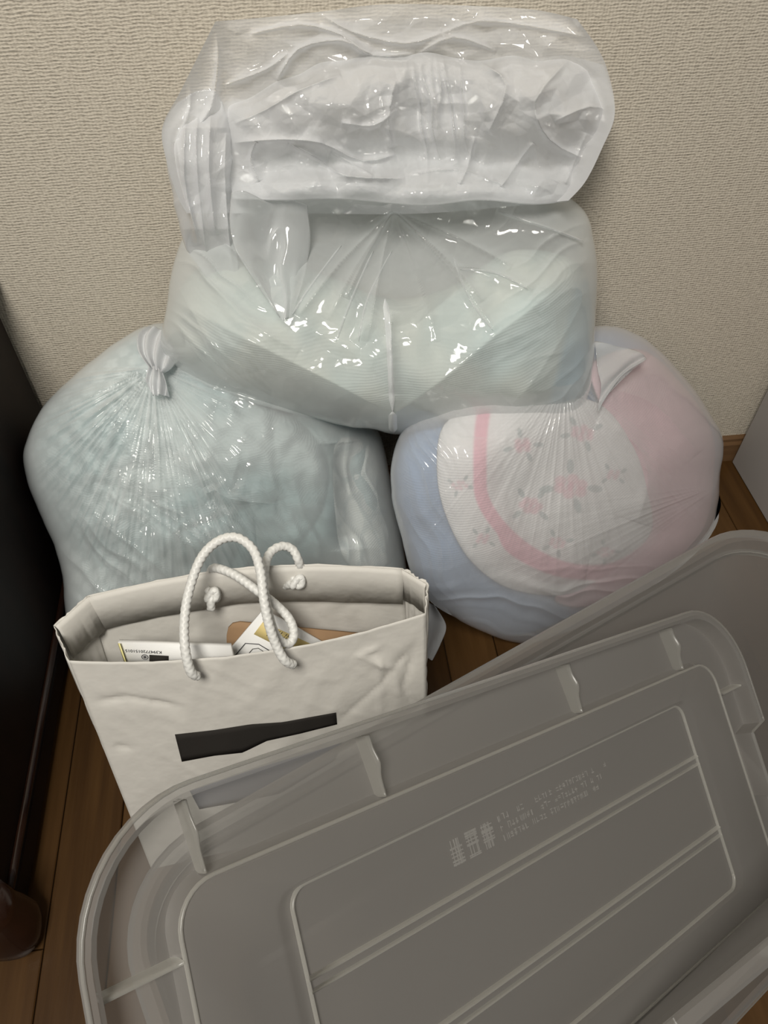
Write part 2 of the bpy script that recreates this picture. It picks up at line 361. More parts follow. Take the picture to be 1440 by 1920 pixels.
# ------------------------------------------------------------------ soft bodies: an outline seen from the front, its own depth, a rounded front and back
def soft_body(name, outline, center, anchors, bf, bb_, mat, disp=None, nth=300, nr=80, nb=24, p=2.3, q=2.0, parent=None, clamp=True, edge=.45,
              xmin=None, zmax=None, color=None, back_scale=1.0, zmin=.002, wall_gap=.004):
    O = spline(outline, 10, True)
    seg = np.linalg.norm(np.roll(O, -1, 0) - O, axis=1); s = np.concatenate([[0], np.cumsum(seg)]); t = np.linspace(0, s[-1], nth, endpoint=False)
    Oc = np.vstack([O, O[:1]]); ox = np.interp(t, s, Oc[:, 0]); oy = np.interp(t, s, Oc[:, 1])
    if edge:
        k = np.arange(nth) * 420.0 / nth; j = edge * (4.0 * noise2(k * .09, k * 0 + .5) + 1.2 * noise2(k * .21, k * 0 + 3.5))
        rx, ry = ox - center[0], oy - center[1]; rl = np.hypot(rx, ry); ox = ox + j * rx / rl; oy = oy + j * ry / rl
    A = np.array(anchors); nrm = np.cross(A[1] - A[0], A[2] - A[0])
    V = []; PX = []; PY = []
    def ring(rho, front):
        px = center[0] + (ox - center[0]) * rho; py = center[1] + (oy - center[1]) * rho
        R = rays(px, py); D = ((A[0] - CC) @ nrm) / (R @ nrm)
        g = max(0.0, 1 - rho ** p) ** (1 / q)
        if front:
            D = D - bf * g
            if disp is not None: D = D - disp(px, py) * min(1.0, (1 - rho ** 7) * 1.0 + .03)
        else: D = D + bb_ * g
        return CC + R * D[:, None], px, py
    rf = [math.sin(math.pi / 2 * k / nr) for k in range(1, nr + 1)]; rb = [math.sin(math.pi / 2 * k / nb) for k in range(nb - 1, 0, -1)]
    rows = [ring(r, True) for r in rf] + [ring(r, False) for r in rb]
    c0 = ring(1e-4, True)[0].mean(0); c1 = ring(1e-4, False)[0].mean(0)
    V = np.concatenate([r[0] for r in rows] + [c0[None], c1[None]])
    PX = np.concatenate([r[1] for r in rows] + [[center[0]], [center[0]]]); PY = np.concatenate([r[2] for r in rows] + [[center[1]], [center[1]]])
    if clamp:
        V[:, 2] = np.maximum(V[:, 2], zmin); V[:, 1] = np.minimum(V[:, 1], -wall_gap)
        if xmin is not None: V[:, 0] = np.maximum(V[:, 0], xmin)
        m = (V[:, 2] < .06) ; V[:, 1] = np.where(m, np.minimum(V[:, 1], -.0135), V[:, 1])
    if zmax is not None: V[:, 2] = np.minimum(V[:, 2], zmax(V))
    me = closed_mesh(name, V, nth, len(rows))
    if color is not None:
        c = color(PX, PY); a = me.color_attributes.new('print', 'FLOAT_COLOR', 'POINT'); a.data.foreach_set('color', np.concatenate([c, np.ones((len(c), 1))], 1).astype(np.float32).ravel())
    return link(name, me, mat, parent)
def shift(an, d): return [np.array(a) + CF * d for a in an]
def flat(col):
    c = np.array(col)
    def f(px, py):
        v = 1 + .10 * fbm(px / 90, py / 90, 3); return np.clip(c[None] * v[:, None], 0, 1)
    return f
def inset(outline, center, k): return [(center[0] + (x - center[0]) * k, center[1] + (y - center[1]) * k) for x, y in outline]

def host(outline, center, anchors, bf, p=2.3, q=2.0):
    O = spline(outline, 10, True); an = np.arctan2(O[:, 1] - center[1], O[:, 0] - center[0]); r = np.hypot(O[:, 0] - center[0], O[:, 1] - center[1]); k = np.argsort(an)
    an, r = an[k], r[k]; A = np.array(anchors); nrm = np.cross(A[1] - A[0], A[2] - A[0])
    def depth(px, py):
        R = rays(px, py); a = np.arctan2(py - center[1], px - center[0]); rho = np.minimum(1, np.hypot(px - center[0], py - center[1]) / np.interp(a, an, r, period=2 * math.pi))
        return ((A[0] - CC) @ nrm) / (R @ nrm) - bf * np.maximum(0, 1 - rho ** p) ** (1 / q)
    return depth
def folded_cloth(name, outline, center, hostf, off, thick, color, nth=240, nr=90, nb=16, disp=None):
    O = spline(outline, 10, True); seg = np.linalg.norm(np.roll(O, -1, 0) - O, axis=1); s_ = np.concatenate([[0], np.cumsum(seg)]); t = np.linspace(0, s_[-1], nth, endpoint=False)
    Oc = np.vstack([O, O[:1]]); ox = np.interp(t, s_, Oc[:, 0]); oy = np.interp(t, s_, Oc[:, 1]); rows = []; X = []; Y = []
    for rho, fr in [((k / nr) ** .9, 1) for k in range(1, nr + 1)] + [(k / nb, 0) for k in range(nb - 1, 0, -1)]:
        px = center[0] + (ox - center[0]) * rho; py = center[1] + (oy - center[1]) * rho; g = max(0, 1 - rho ** 8) ** .5
        D = hostf(px, py) + off + thick * .5 - (thick * .5 * g if fr else -thick * .5 * g)
        if disp is not None and fr: D = D - disp(px, py) * g
        rows.append(CC + rays(px, py) * D[:, None]); X.append(px); Y.append(py)
    V = np.concatenate(rows + [rows[0].mean(0)[None], rows[-1].mean(0)[None]]); X = np.concatenate(X + [[center[0]] * 2]); Y = np.concatenate(Y + [[center[1]] * 2])
    V[:, 2] = np.maximum(V[:, 2], .008); V[:, 1] = np.minimum(V[:, 1], -.014)
    me = closed_mesh(name, V, nth, len(rows))
    c = color(X, Y); a = me.color_attributes.new('print', 'FLOAT_COLOR', 'POINT'); a.data.foreach_set('color', np.concatenate([c, np.ones((len(c), 1))], 1).astype(np.float32).ravel())
    return link(name, me, M_BAND)
# ---- bag under the heap, beside the sideboard
LO = [(272, 612), (200, 655), (130, 712), (75, 770), (46, 840), (52, 910), (85, 985), (115, 1070), (122, 1150), (135, 1215), (190, 1270), (330, 1300), (520, 1280), (680, 1210), (768, 1120),
      (762, 1060), (745, 960), (728, 880), (705, 800), (640, 720), (520, 660), (400, 625), (320, 606)]
LC = (420, 930)
LA = [onx(45, 850, SX + .012), ony(290, 620, -.055), onz(768, 1120, .02)]
def ldisp(px, py):
    k = (288, 690)
    d = pleats(px, py, k, 34, .007, 40, 470, 55, 185, 1.7) + pleats(px, py, k, 90, .006, 40, 520, 50, 188, 3.7) + pleats(px, py, k, 40, .005, 50, 330, -10, 70, 4.1)
    d -= .035 * np.exp(-(np.hypot(px - k[0], py - k[1]) / 70) ** 2)
    lower = np.clip((py - 940 + .25 * (px - 150)) / 120, 0, 1)
    d += lower * .008 * ridged(*aniso(px, py, 44, 560, 30, 20), 1.5) * np.clip((520 - px) / 150, 0, 1)
    d += .005 * ridged(*aniso(px, py, 80, 500, 46, 20), 2) * np.clip((px - 600) / 60, 0, 1)
    d += .010 * fbm(px / 200, py / 200, 1) + .006 * facet(*aniso(px, py, 60, 150, 95), 1) + .0022 * facet(px / 40, py / 40, 2) + .0007 * facet(*aniso(px, py, 60, 22, 14), 13)
    d += crease(px, py, [(330, 720), (470, 735), (560, 780), (612, 860), (600, 960), (540, 1040)], 44, .012, False) - crease(px, py, [(640, 830), (650, 930), (660, 1030)], 30, .020, False)
    d += crease(px, py, [(330, 850), (380, 900), (430, 935), (520, 945)], 16, .009) + crease(px, py, [(220, 880), (250, 960), (270, 985)], 12, .008)
    d += .006 * facet(px / 26, py / 22, 5) * np.exp(-(((px - 410) / 90) ** 2 + ((py - 930) / 40) ** 2))
    d -= .03 * np.exp(-(((px - 470) / 260) ** 2 + ((py - 1130) / 110) ** 2))
    d += crease(px, py, [(90, 960), (200, 1000), (330, 1020), (480, 1010)], 40, .018, False)
    return d
lbag = tag(empty('plastic_bag', (-.16, -.18, 0)), 'tied white plastic bag of pale green bedding between the dark sideboard and the pink bag', 'plastic bag', 'bedding bags heaped by the wall')
lfilm = child_at(soft_body('film', LO, LC, LA, .15, .22, M_FILM, ldisp, nth=900, nr=220, xmin=SX + .004), lbag)
lsm = lambda px, py: .014 * fbm(px / 170, py / 170, 2) + .010 * ridged(*aniso(px, py, 70, 260, 60, 40), 1) - .03 * np.exp(-(np.hypot(px - 288, py - 690) / 90) ** 2) + .012 * fbm(px / 60 + 3, py / 60, 2) - crease(px, py, [(640, 830), (650, 930), (660, 1030)], 34, .026, False) - crease(px, py, [(470, 740), (560, 785), (616, 860), (606, 960), (545, 1045)], 14, .022) - crease(px, py, [(150, 900), (260, 930), (330, 990)], 14, .014) - crease(px, py, [(330, 1000), (450, 960), (560, 930)], 12, .010) - .03 * np.exp(-(((px - 470) / 260) ** 2 + ((py - 1130) / 110) ** 2))
def quilt_print(px, py):
    base = np.array([.31, .42, .43]); wh = np.array([.70, .74, .73])
    u = np.clip(.45 + 1.5 * fbm(px / 190 + 2, py / 150, 1), 0, 1)[:, None]
    lattice = (np.sin(px / 7.0) * np.sin((py + .2 * px) / 6.5) > .1).astype(float)[:, None] * np.clip((360 - px) / 120, 0, 1)[:, None]
    c = base * (1 - u * .6) + wh * u * .6
    return np.clip(c + .20 * lattice, 0, 1)
lquilt = q = soft_body('quilt', inset(LO, LC, .98), LC, shift(LA, .016), .138, .17, M_BAND, lsm, nth=300, nr=100, edge=0, xmin=SX + .012, zmin=.008, wall_gap=.012, color=quilt_print)
tag(q, 'pale green and white quilt inside the tied bag next to the sideboard', 'quilt')
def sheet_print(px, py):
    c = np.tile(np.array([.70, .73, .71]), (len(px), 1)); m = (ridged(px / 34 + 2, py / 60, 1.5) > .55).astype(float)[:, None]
    return np.clip(c * (1 - .35 * m) + np.array([.30, .38, .40]) * .35 * m, 0, 1)  # broken grey streaks in the cloth colour


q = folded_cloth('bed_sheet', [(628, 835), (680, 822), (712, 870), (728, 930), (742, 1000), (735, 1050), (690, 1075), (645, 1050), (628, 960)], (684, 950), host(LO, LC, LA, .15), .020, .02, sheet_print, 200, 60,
                 disp=lambda px, py: .008 * ridged(*aniso(px, py, 75, 200, 30, 20), 1.5) - crease(px, py, [(640, 830), (650, 930), (660, 1030)], 30, .014, False))
tag(q, 'crumpled white bed sheet with grey streaks beside the green quilt in the tied bag', 'bed sheet')

# ---- bag with the pink floral quilt
RO = [(1150, 612), (1215, 640), (1268, 690), (1318, 752), (1352, 815), (1357, 850), (1349, 900), (1345, 960), (1325, 1020), (1270, 1090), (1150, 1160), (1040, 1200), (968, 1205), (890, 1178), (815, 1134),
      (775, 1085), (755, 1020), (735, 930), (735, 860), (770, 790), (880, 700), (1000, 640), (1090, 615)]
RC = (1045, 905)
RA = [onz(968, 1205, .004), ony(1160, 614, -.05), ony(1356, 845, -.075)]
def rdisp(px, py):
    d = pleats(px, py, (1060, 700), 70, .0026, 60, 460, 30, 145, 2.2)
    d += pleats(px, py, (1360, 905), 60, .0026, 60, 560, 135, 176, 7.7, 14)
    d += crease(px, py, [(1120, 790), (1190, 830), (1215, 900), (1195, 980)], 30, .012) - crease(px, py, [(1140, 720), (1200, 690), (1230, 650)], 18, .014)
    d += crease(px, py, [(1150, 730), (1230, 760), (1310, 850)], 18, .010) + crease(px, py, [(900, 820), (905, 930), (980, 1040), (1100, 1075)], 34, .010, False)
    d += .009 * ridged(*aniso(px, py, 4, 620, 26, 20), 1.5) * np.clip((py - 1050) / 60, 0, 1)
    d += .006 * ridged(*aniso(px, py, 66, 620, 28, 20), 1.5) * np.clip((880 - px) / 60, 0, 1)
    d += .010 * fbm(px / 200 + 9, py / 200, 1) + .004 * facet(*aniso(px, py, 70, 150, 95), 3) + .0015 * facet(px / 40, py / 40, 4) + .0006 * facet(*aniso(px, py, 80, 24, 14), 14)
    return d
rbag = tag(empty('plastic_bag', (.38, -.17, 0)), 'clear white plastic bag holding a pink floral quilt beside the grey cabinet', 'plastic bag', 'bedding bags heaped by the wall')
M_FILM_R = film_mat('bag_film_thin', (.90, .90, .91), .30, .13, trans=.32)
rfilm = child_at(soft_body('film', RO, RC, RA, .15, .16, M_FILM_R, rdisp, nth=900, nr=220), rbag)
rsm = lambda px, py: .012 * fbm(px / 170 + 9, py / 170, 2)
BO = inset(RO, RC, .98)
rblank = q = soft_body('blanket', BO, RC, shift(RA, .03), .115, .10, M_BAND, rsm, nth=260, nr=60, edge=0, zmin=.008, wall_gap=.012, color=flat((.27, .38, .57)))
tag(q, 'blue blanket under the floral quilt inside the clear plastic bag', 'blanket')
# floral quilt: printed pattern laid out on its own cloth
FLOW = [(1070, 912, 34), (995, 948, 25), (1045, 1018, 18), (980, 835, 22), (1092, 812, 24), (862, 910, 15), (1135, 1035, 16), (905, 1010, 16), (1150, 890, 16)]
def floral(px, py):
    col = np.tile(np.array([.84, .82, .82]), (len(px), 1))
    col *= (1 - .035 * (np.sin(py * .9 + px * .05) > .2))[:, None]
    def mix(m, c, k=1.0):
        m = (np.clip(m, 0, 1) * k)[:, None]; col[:] = col * (1 - m) + np.array(c) * m
    for bp, w in (([(912, 740), (902, 810), (900, 880), (905, 935), (940, 990), (1000, 1040), (1080, 1070), (1170, 1060), (1260, 990)], 15), ([(940, 990), (960, 1030), (1040, 1070), (1130, 1080)], 12)):
        d, _ = segdist(px, py, spline(bp, 6)); mix((w - d) / 5, (.84, .44, .52))
    for x, y, r in FLOW:
        for k in range(4):
            la = x * .7 + k * 1.7; lx, ly = x + math.cos(la) * r * 1.35, y + math.sin(la) * r * 1.1
            u = (px - lx) * math.cos(la) + (py - ly) * math.sin(la); v = -(px - lx) * math.sin(la) + (py - ly) * math.cos(la)
            mix((1 - (u / (r * .48)) ** 2 - (v / (r * .24)) ** 2) * 2, (.42, .47, .47), .8)
        for k in range(6):
            a = x + k * 1.05; cx, cy = x + math.cos(a) * r * (.42 + .2 * ((k * 7) % 3)), y + math.sin(a) * r * .42
            d = np.hypot(px - cx, (py - cy) * 1.15); mix((r * .40 - d) / 5, (.84, .42, .50), .55)
        d = np.hypot(px - x, py - y); mix((r * .30 - d) / 6, (.74, .26, .36), .6)
    return col
RH = host(RO, RC, RA, .15)
FO = [(830, 800), (900, 760), (1010, 745), (1120, 755), (1185, 830), (1215, 920), (1220, 1000), (1150, 1075), (1060, 1115), (960, 1105), (890, 1060), (845, 990), (820, 900)]
rflor = q = folded_cloth('floral_quilt', FO, (1020, 930), RH, .016, .028, floral, 360, 150, disp=rsm)
tag(q, 'white quilt printed with pink flowers and grey leaves, edged in pink, inside the clear bag', 'quilt')
PO = [(1110, 680), (1200, 655), (1275, 715), (1334, 805), (1338, 900), (1322, 985), (1265, 1062), (1170, 1120), (1080, 1140), (1040, 1120), (1120, 1085), (1190, 1020), (1190, 900), (1160, 820), (1120, 750)]
rpink = q = folded_cloth('pink_quilt', PO, (1262, 900), RH, .026, .026, flat((.80, .50, .56)), 240, 60, disp=rsm)
tag(q, 'plain pale pink quilt folded beside the floral one inside the clear bag', 'quilt')

# ---- open bag on top of the heap
TO = [(430, 330), (352, 430), (324, 500), (312, 570), (302, 640), (322, 680), (380, 722), (460, 752), (560, 778), (650, 800), (700, 806), (735, 815), (780, 812), (860, 805), (960, 800), (1060, 782), (1098, 752),
      (1112, 690), (1116, 600), (1121, 520), (1114, 450), (1085, 385), (960, 300), (760, 260), (560, 270)]
TC = (722, 600)
TA = [ony(735, 815, -.205), ony(305, 620, -.115), ony(1118, 560, -.125)]
VL = [(318, 560), (470, 640), (620, 715), (735, 778)]; VR = [(1118, 470), (1020, 560), (930, 628), (820, 720), (735, 778)]
def tdisp(px, py):
    d = np.maximum(crease(px, py, VL, 70, .030, True, False), crease(px, py, VR, 70, .030, True, False))
    d += crease(px, py, [(735, 585), (733, 660), (735, 745)], 7, .010) + crease(px, py, [(735, 740), (735, 812)], 14, .008)
    for e, a in (((560, 592), .010), ((615, 600), .008), ((650, 560), .010), ((690, 640), .009), ((905, 565), .012), ((930, 620), .008), ((960, 500), .010), ((820, 640), .006)):
        d += crease(px, py, [(738, 395), ((738 + e[0]) / 2 + (e[0] - 738) * .06, (395 + e[1]) / 2), e], 9, a)
    d += crease(px, py, [(850, 500), (905, 505), (975, 530), (1000, 545)], 10, .009) + crease(px, py, [(930, 395), (1020, 425), (1095, 450)], 12, .010)
    d += crease(px, py, [(1010, 590), (1070, 540), (1090, 570), (1010, 700), (960, 760)], 16, .009)
    d += crease(px, py, [(335, 540), (430, 690), (560, 770)], 12, .008) + crease(px, py, [(325, 600), (400, 700), (500, 755)], 10, .007) + crease(px, py, [(345, 470), (450, 590), (560, 660)], 12, .007)
    d += .010 * fbm(px / 200 + 4, py / 200, 1) + .008 * ridged(*aniso(px, py, 38, 420, 34, 20), 2) * np.clip((520 - px) / 120, 0, 1)
    d += .006 * ridged(*aniso(px, py, -36, 420, 40, 20), 2) * np.clip((px - 900) / 120, 0, 1) + .005 * facet(px / 110, py / 100, 6) + .0020 * facet(px / 42, py / 42, 7) + .0004 * facet(px / 17, py / 15, 15)
    d += .0050 * facet(px / 38, py / 30, 8) * np.exp(-(((px - 690) / 140) ** 2 + ((py - 640) / 45) ** 2))
    d -= .075 * np.exp(-(((px - 760) / 250) ** 2 + ((py - 430) / 85) ** 2))
    return d
tbag = tag(empty('plastic_bag', (.12, -.12, .30)), 'open white plastic bag with a crumpled upstanding mouth, lying on top of two other bags', 'plastic bag', 'bedding bags heaped by the wall')
tfilm = child_at(soft_body('film', TO, TC, TA, .115, .085, M_FILM, tdisp, nth=900, nr=200, p=2.6), tbag)
def duvet_print(px, py):
    c = np.tile(np.array([.50, .57, .54]), (len(px), 1))
    c = c * (1 + .12 * fbm(px / 80, py / 80, 3))[:, None]
    m = np.clip((.35 + fbm(px / 100 + 7, py / 120, 2)) * 1.5, 0, 1)[:, None]; c = c * (1 - .5 * m) + np.array([.72, .72, .64]) * .5 * m
    d, _ = segdist(px, py, np.array([(1112, 560), (1085, 700), (1060, 790)])); k = np.clip((44 - d) / 12, 0, 1)[:, None]; c = c * (1 - k) + np.array([.22, .42, .55]) * k
    d, _ = segdist(px, py, np.array([(940, 650), (1000, 600), (1060, 590)])); k = np.clip((70 - d) / 60, 0, .6)[:, None]; c = c * (1 - k) + np.array([.60, .76, .76]) * k
    return np.clip(c, 0, 1)
DO = [(380, 500), (330, 560), (318, 640), (380, 705), (480, 745), (600, 775), (735, 800), (880, 792), (1040, 775), (1090, 740), (1105, 660), (1108, 560), (1080, 490), (960, 470), (840, 540), (730, 560), (620, 520), (500, 490)]
q = soft_body('duvet', DO, (722, 660), shift(TA, .012), .096, .06, M_BAND, lambda px, py: .013 * fbm(px / 150 + 4, py / 150, 2) + np.maximum(crease(px, py, VL, 70, .024, True, False), crease(px, py, VR, 70, .024, True, False)), nth=260, nr=80, p=2.8, edge=0, color=duvet_print)
tag(q, 'pale green duvet with a blue stripe inside the open top bag', 'duvet')

# crumpled mouth: loose film standing against the wall and folded over to the front
# bright folded seam down the middle of the front
def host_depth_seam(px, py): return HB(px, py) - tdisp(px, py)
def seam_strip(pts, w, mat, n=60):
    P = spline(pts, n // (len(pts) - 1)); T_ = np.gradient(P, axis=0); T_ /= np.linalg.norm(T_, axis=1)[:, None]; N_ = np.stack([-T_[:, 1], T_[:, 0]], 1)
    V = []; m = len(P); wd_ = w * np.minimum(1, np.minimum(np.arange(m) + 1, m - np.arange(m)) / 8.0)
    for a, l in ((-1, -.0004), (-.5, .0022), (0, .0030), (.5, .0022), (1, -.0004)):
        q_ = P + N_ * (a * wd_ / 2)[:, None]; D = host_depth_seam(q_[:, 0], q_[:, 1]) - l; V.append(CC + rays(q_[:, 0], q_[:, 1]) * D[:, None])
    V = np.stack(V, 1).reshape(-1, 3); return child_at(link('film_seam', mesh_np('film_seam', V, grid_faces(5, m)), mat), tbag)
HB = host(TO, TC, TA, .115, 2.6)
M_SEAM = film_mat('bag_film_seam', (.90, .92, .93), .62, .10, trans=.3)
seam_strip([(722, 560), (728, 620), (732, 690), (736, 772)], 11, M_SEAM); seam_strip([(736, 772), (737, 812)], 16, M_SEAM, 30)
for pts, w in (([(700, 470), (660, 560), (630, 640)], 7), ([(735, 470), (690, 560), (672, 640)], 7), ([(850, 480), (880, 560), (925, 620)], 7), ([(640, 460), (580, 540), (548, 590)], 7), ([(862, 505), (930, 512), (990, 542)], 8), ([(932, 398), (1020, 425), (1094, 452)], 9)): seam_strip(pts, w * .6, M_FILM_FLAP)
def resample(pts, n, smooth=True):
    P = spline(pts, 6) if smooth else np.array(pts, float); L_ = np.concatenate([[0], np.cumsum(np.hypot(*np.diff(P, axis=0).T))]); t = np.linspace(0, L_[-1], n)
    return np.stack([np.interp(t, L_, P[:, 0]), np.interp(t, L_, P[:, 1])], 1)
def film_sheet(name, top, bottom, left, right, yfun, disp, nu, nv, mat, curl=None):
    """one sheet of film: outline from four edge curves, its distance from the wall from yfun(u, v), crumpled by disp"""
    T_, B_, L_, R_ = resample(top, nu), resample(bottom, nu), resample(left, nv), resample(right, nv)
    u = np.linspace(0, 1, nu)[None, :, None]; v = np.linspace(0, 1, nv)[:, None, None]
    P = T_[None] * (1 - v) + B_[None] * v + L_[:, None] * (1 - u) + R_[:, None] * u - ((1 - u) * (1 - v) * T_[0] + u * (1 - v) * T_[-1] + (1 - u) * v * B_[0] + u * v * B_[-1])
    px, py = P[..., 0], P[..., 1]; R = rays(px, py); U_, V_ = np.broadcast_to(u[..., 0], px.shape), np.broadcast_to(v[..., 0], px.shape)
    D = (yfun(U_, V_, px, py) - CC[1]) / R[..., 1] - disp(px, py, U_, V_); X = CC + R * D[..., None]
    if curl:                                              # the lower edge turns under
        rows = [X]
        for k in range(1, 9):
            a = k / 8 * 2.4; rows.append((X[-1] + CF * curl * math.sin(a * .65) + CU * curl * (.9 * (1 - math.cos(a)) - .10 * math.sin(a)))[None])
        X = np.concatenate(rows)
    X[..., 1] = np.minimum(X[..., 1], -.004); nvv = X.shape[0]
    jj, ii = np.meshgrid(np.arange(nvv - 1), np.arange(nu - 1), indexing='ij'); a = (jj * nu + ii).ravel(); Q = np.stack([a, a + nu, a + nu + 1, a + 1], 1)
    return link(name, mesh_np(name, X.reshape(-1, 3), (Q,)), mat)
def G2(px, py, cx, cy, rx, ry): return np.exp(-(((px - cx) / rx) ** 2 + ((py - cy) / ry) ** 2))
def crease_sum(px, py, L_): return sum(crease(px, py, pts, w, a) for pts, w, a in L_)
RIGHT_EDGE = [(1082, 36), (1118, 86), (1140, 135), (1153, 212), (1128, 280), (1098, 340), (1066, 376)]
# sheet standing against the wall
def back_y(u, v, px, py): return -.016 - .075 * v ** 1.4 - .055 * np.abs(2 * u - 1) ** 5
def back_d(px, py, u, v):
    e = np.clip(np.minimum(np.minimum(u, 1 - u), v) * 14, 0, 1)
    d = crease_sum(px, py, [([(404, 48), (408, 120), (396, 200), (360, 250), (330, 300)], 9, .014), ([(350, 130), (356, 200), (330, 270)], 8, .012), ([(470, 64), (560, 46), (640, 66), (700, 104), (780, 100)], 7, .014),
        ([(520, 150), (560, 92), (640, 76), (690, 104)], 7, .014), ([(830, 62), (900, 40), (1000, 50), (1100, 70)], 8, .010), ([(600, 25), (660, 60), (760, 82), (830, 62)], 7, .012), ([(420, 160), (500, 130), (540, 100)], 7, .010), ([(780, 104), (850, 70), (930, 96)], 7, .010)])
    return (d + .010 * facet(px / 150, py / 90, 9) + .006 * facet(*aniso(px, py, 25, 74, 46), 10) + .0022 * facet(px / 30, py / 26, 12)) * e
child_at(film_sheet('mouth_back', [(404, 40), (480, 34), (600, 22), (720, 8), (860, 10), (1000, 18), (1082, 36)], [(350, 400), (560, 400), (800, 400), (1066, 376)],
                    [(404, 40), (376, 96), (338, 172), (304, 240), (314, 310), (334, 370), (350, 400)], RIGHT_EDGE, back_y, back_d, 420, 220, M_FILM_MOUTH), tbag)
# puffed sheet folded over to the front, ending in the rolled hem of the opening
FP = spline([(0, -.030), (.04, -.058), (.10, -.084), (.25, -.112), (.45, -.120), (.62, -.108), (.74, -.110), (.84, -.142), (.93, -.158), (1, -.156)], 12)
def front_y(u, v, px, py):
    s_ = 1 - np.abs(2 * u - 1) ** 5
    prof = np.interp(v, FP[:, 0], FP[:, 1])
    side = -.040 - .076 * v
    return side * (1 - s_) + prof * s_
def front_d(px, py, u, v):
    e = np.clip(np.minimum(u, 1 - u) * 14, 0, 1) * np.clip((1 - v) * 9 + .1, 0, 1) * np.clip(v * 12 + .15, 0, 1)
    d = .022 * G2(px, py, 600, 190, 130, 55) + .026 * G2(px, py, 1030, 195, 85, 75) - .016 * G2(px, py, 700, 290, 130, 26) - .018 * G2(px, py, 900, 300, 90, 30)
    w = G2(px, py, 815, 205, 75, 80); d = d + w * (-.030 + .014 * ridged(*aniso(px, py, 84, 190, 24, 10), 1.4))
    d = d + crease_sum(px, py, [([(440, 232), (500, 205), (560, 170), (640, 140)], 8, .012), ([(436, 268), (520, 262), (600, 268), (680, 302), (742, 290)], 8, .020), ([(640, 230), (700, 236), (745, 205)], 7, .012), ([(742, 150), (728, 225), (738, 275)], 6, .014),
        ([(900, 116), (950, 160), (915, 250)], 7, .016), ([(1066, 112), (1004, 190), (1030, 262), (1100, 300)], 8, .016), ([(1150, 212), (1105, 200), (1040, 228)], 7, .012), ([(1000, 268), (968, 310), (940, 350)], 6, .014), ([(890, 256), (878, 310), (862, 345)], 6, .012),
        ([(480, 266), (470, 300), (486, 340)], 6, .014), ([(540, 268), (600, 300), (650, 330), (760, 335)], 6, .014), ([(1100, 250), (1080, 300), (1060, 345)], 7, .014), ([(760, 330), (850, 318), (940, 345)], 7, .012), ([(620, 285), (700, 330)], 6, .010)])
    return (d + .012 * facet(px / 140, py / 105, 19) + .009 * facet(*aniso(px, py, 35, 70, 52), 20) + .0046 * facet(px / 34, py / 30, 23) + .0008 * facet(px / 15, py / 14, 24)) * e
child_at(film_sheet('mouth_front', [(400, 208), (425, 190), (470, 182), (520, 152), (560, 140), (600, 118), (650, 112), (690, 102), (750, 106), (800, 98), (850, 108), (900, 114), (960, 104), (1010, 110), (1060, 104), (1132, 122)], [(436, 372), (520, 374), (640, 372), (790, 384), (900, 374), (1000, 382), (1066, 376)],
                    [(400, 208), (424, 270), (436, 372)], [(1132, 122), (1153, 212), (1128, 280), (1098, 340), (1066, 376)], front_y, front_d, 460, 220, M_FILM_MOUTH, curl=.016), tbag)

SO = [(400, 170), (432, 240), (438, 330), (440, 400), (444, 460), (446, 520), (428, 560), (404, 540), (372, 500), (346, 460), (330, 400), (313, 310), (305, 240), (340, 186)]
def sdisp(px, py):
    d = np.zeros(px.shape)
    for pts, w, a in [([(424, 250), (422, 330), (430, 450), (440, 520)], 8, .016), ([(395, 215), (392, 320), (404, 440)], 8, .012), ([(350, 210), (345, 330), (372, 460)], 8, .012), ([(372, 200), (368, 300), (386, 470)], 7, .008), ([(330, 260), (350, 380), (400, 500)], 8, .008)]: d += crease(px, py, pts, w, a)
    return d + .006 * facet(px / 70, py / 90, 21) + .003 * facet(px / 30, py / 36, 22) - .06 * np.clip((py - 430) / 130, 0, 1) - .05 * np.clip((240 - py) / 70, 0, 1)
child_at(soft_body('side_fold', SO, (380, 350), [ony(404, 180, -.05), ony(310, 250, -.06), ony(400, 480, -.105)], .045, .03, M_FILM_MOUTH, sdisp, nth=500, nr=110, p=2.2, edge=.6), tbag)

def sheet(name, rows, mat, parent, nu=40, nv=40, disp=None, thick=.0006):
    """film sheet through a small net of control points"""
    R = np.array(rows); A = np.stack([spline(r, max(2, nu // (len(r) - 1))) for r in R]); B = np.stack([spline(A[:, k], max(2, nv // (len(R) - 1))) for k in range(A.shape[1])], 1)
    nvv, nuu = B.shape[:2]; V = B.reshape(-1, 3).copy()
    if disp is not None:
        gu, gv = np.meshgrid(np.linspace(0, 1, nuu), np.linspace(0, 1, nvv)); V += disp(gu.ravel(), gv.ravel())[:, None] * (-CF)[None]
    return solidify(link(name, mesh_np(name, V, grid_faces(nuu, nvv)), mat, parent), thick)
D_ = lambda x, y, d: CC + ray(x, y) * d
fl = [[D_(436, 366, .78), D_(480, 372, .785), D_(530, 380, .80), D_(578, 392, .82)],
      [D_(432, 420, .79), D_(480, 425, .80), D_(530, 430, .82), D_(582, 440, .83)],
      [D_(448, 480, .80), D_(490, 485, .81), D_(535, 490, .825), D_(576, 492, .835)],
      [D_(486, 540, .81), D_(512, 543, .815), D_(540, 545, .825), D_(562, 545, .83)],
      [D_(522, 592, .815), D_(530, 601, .816), D_(538, 602, .818), D_(545, 594, .82)]]
child_at(sheet('loose_flap', fl, M_FILM_FLAP, None, disp=lambda u, v: .010 * np.sin(u * 9 + v * 2) * (1 - .5 * v) + .006 * ridged(u * 3, v * 2)), tbag)
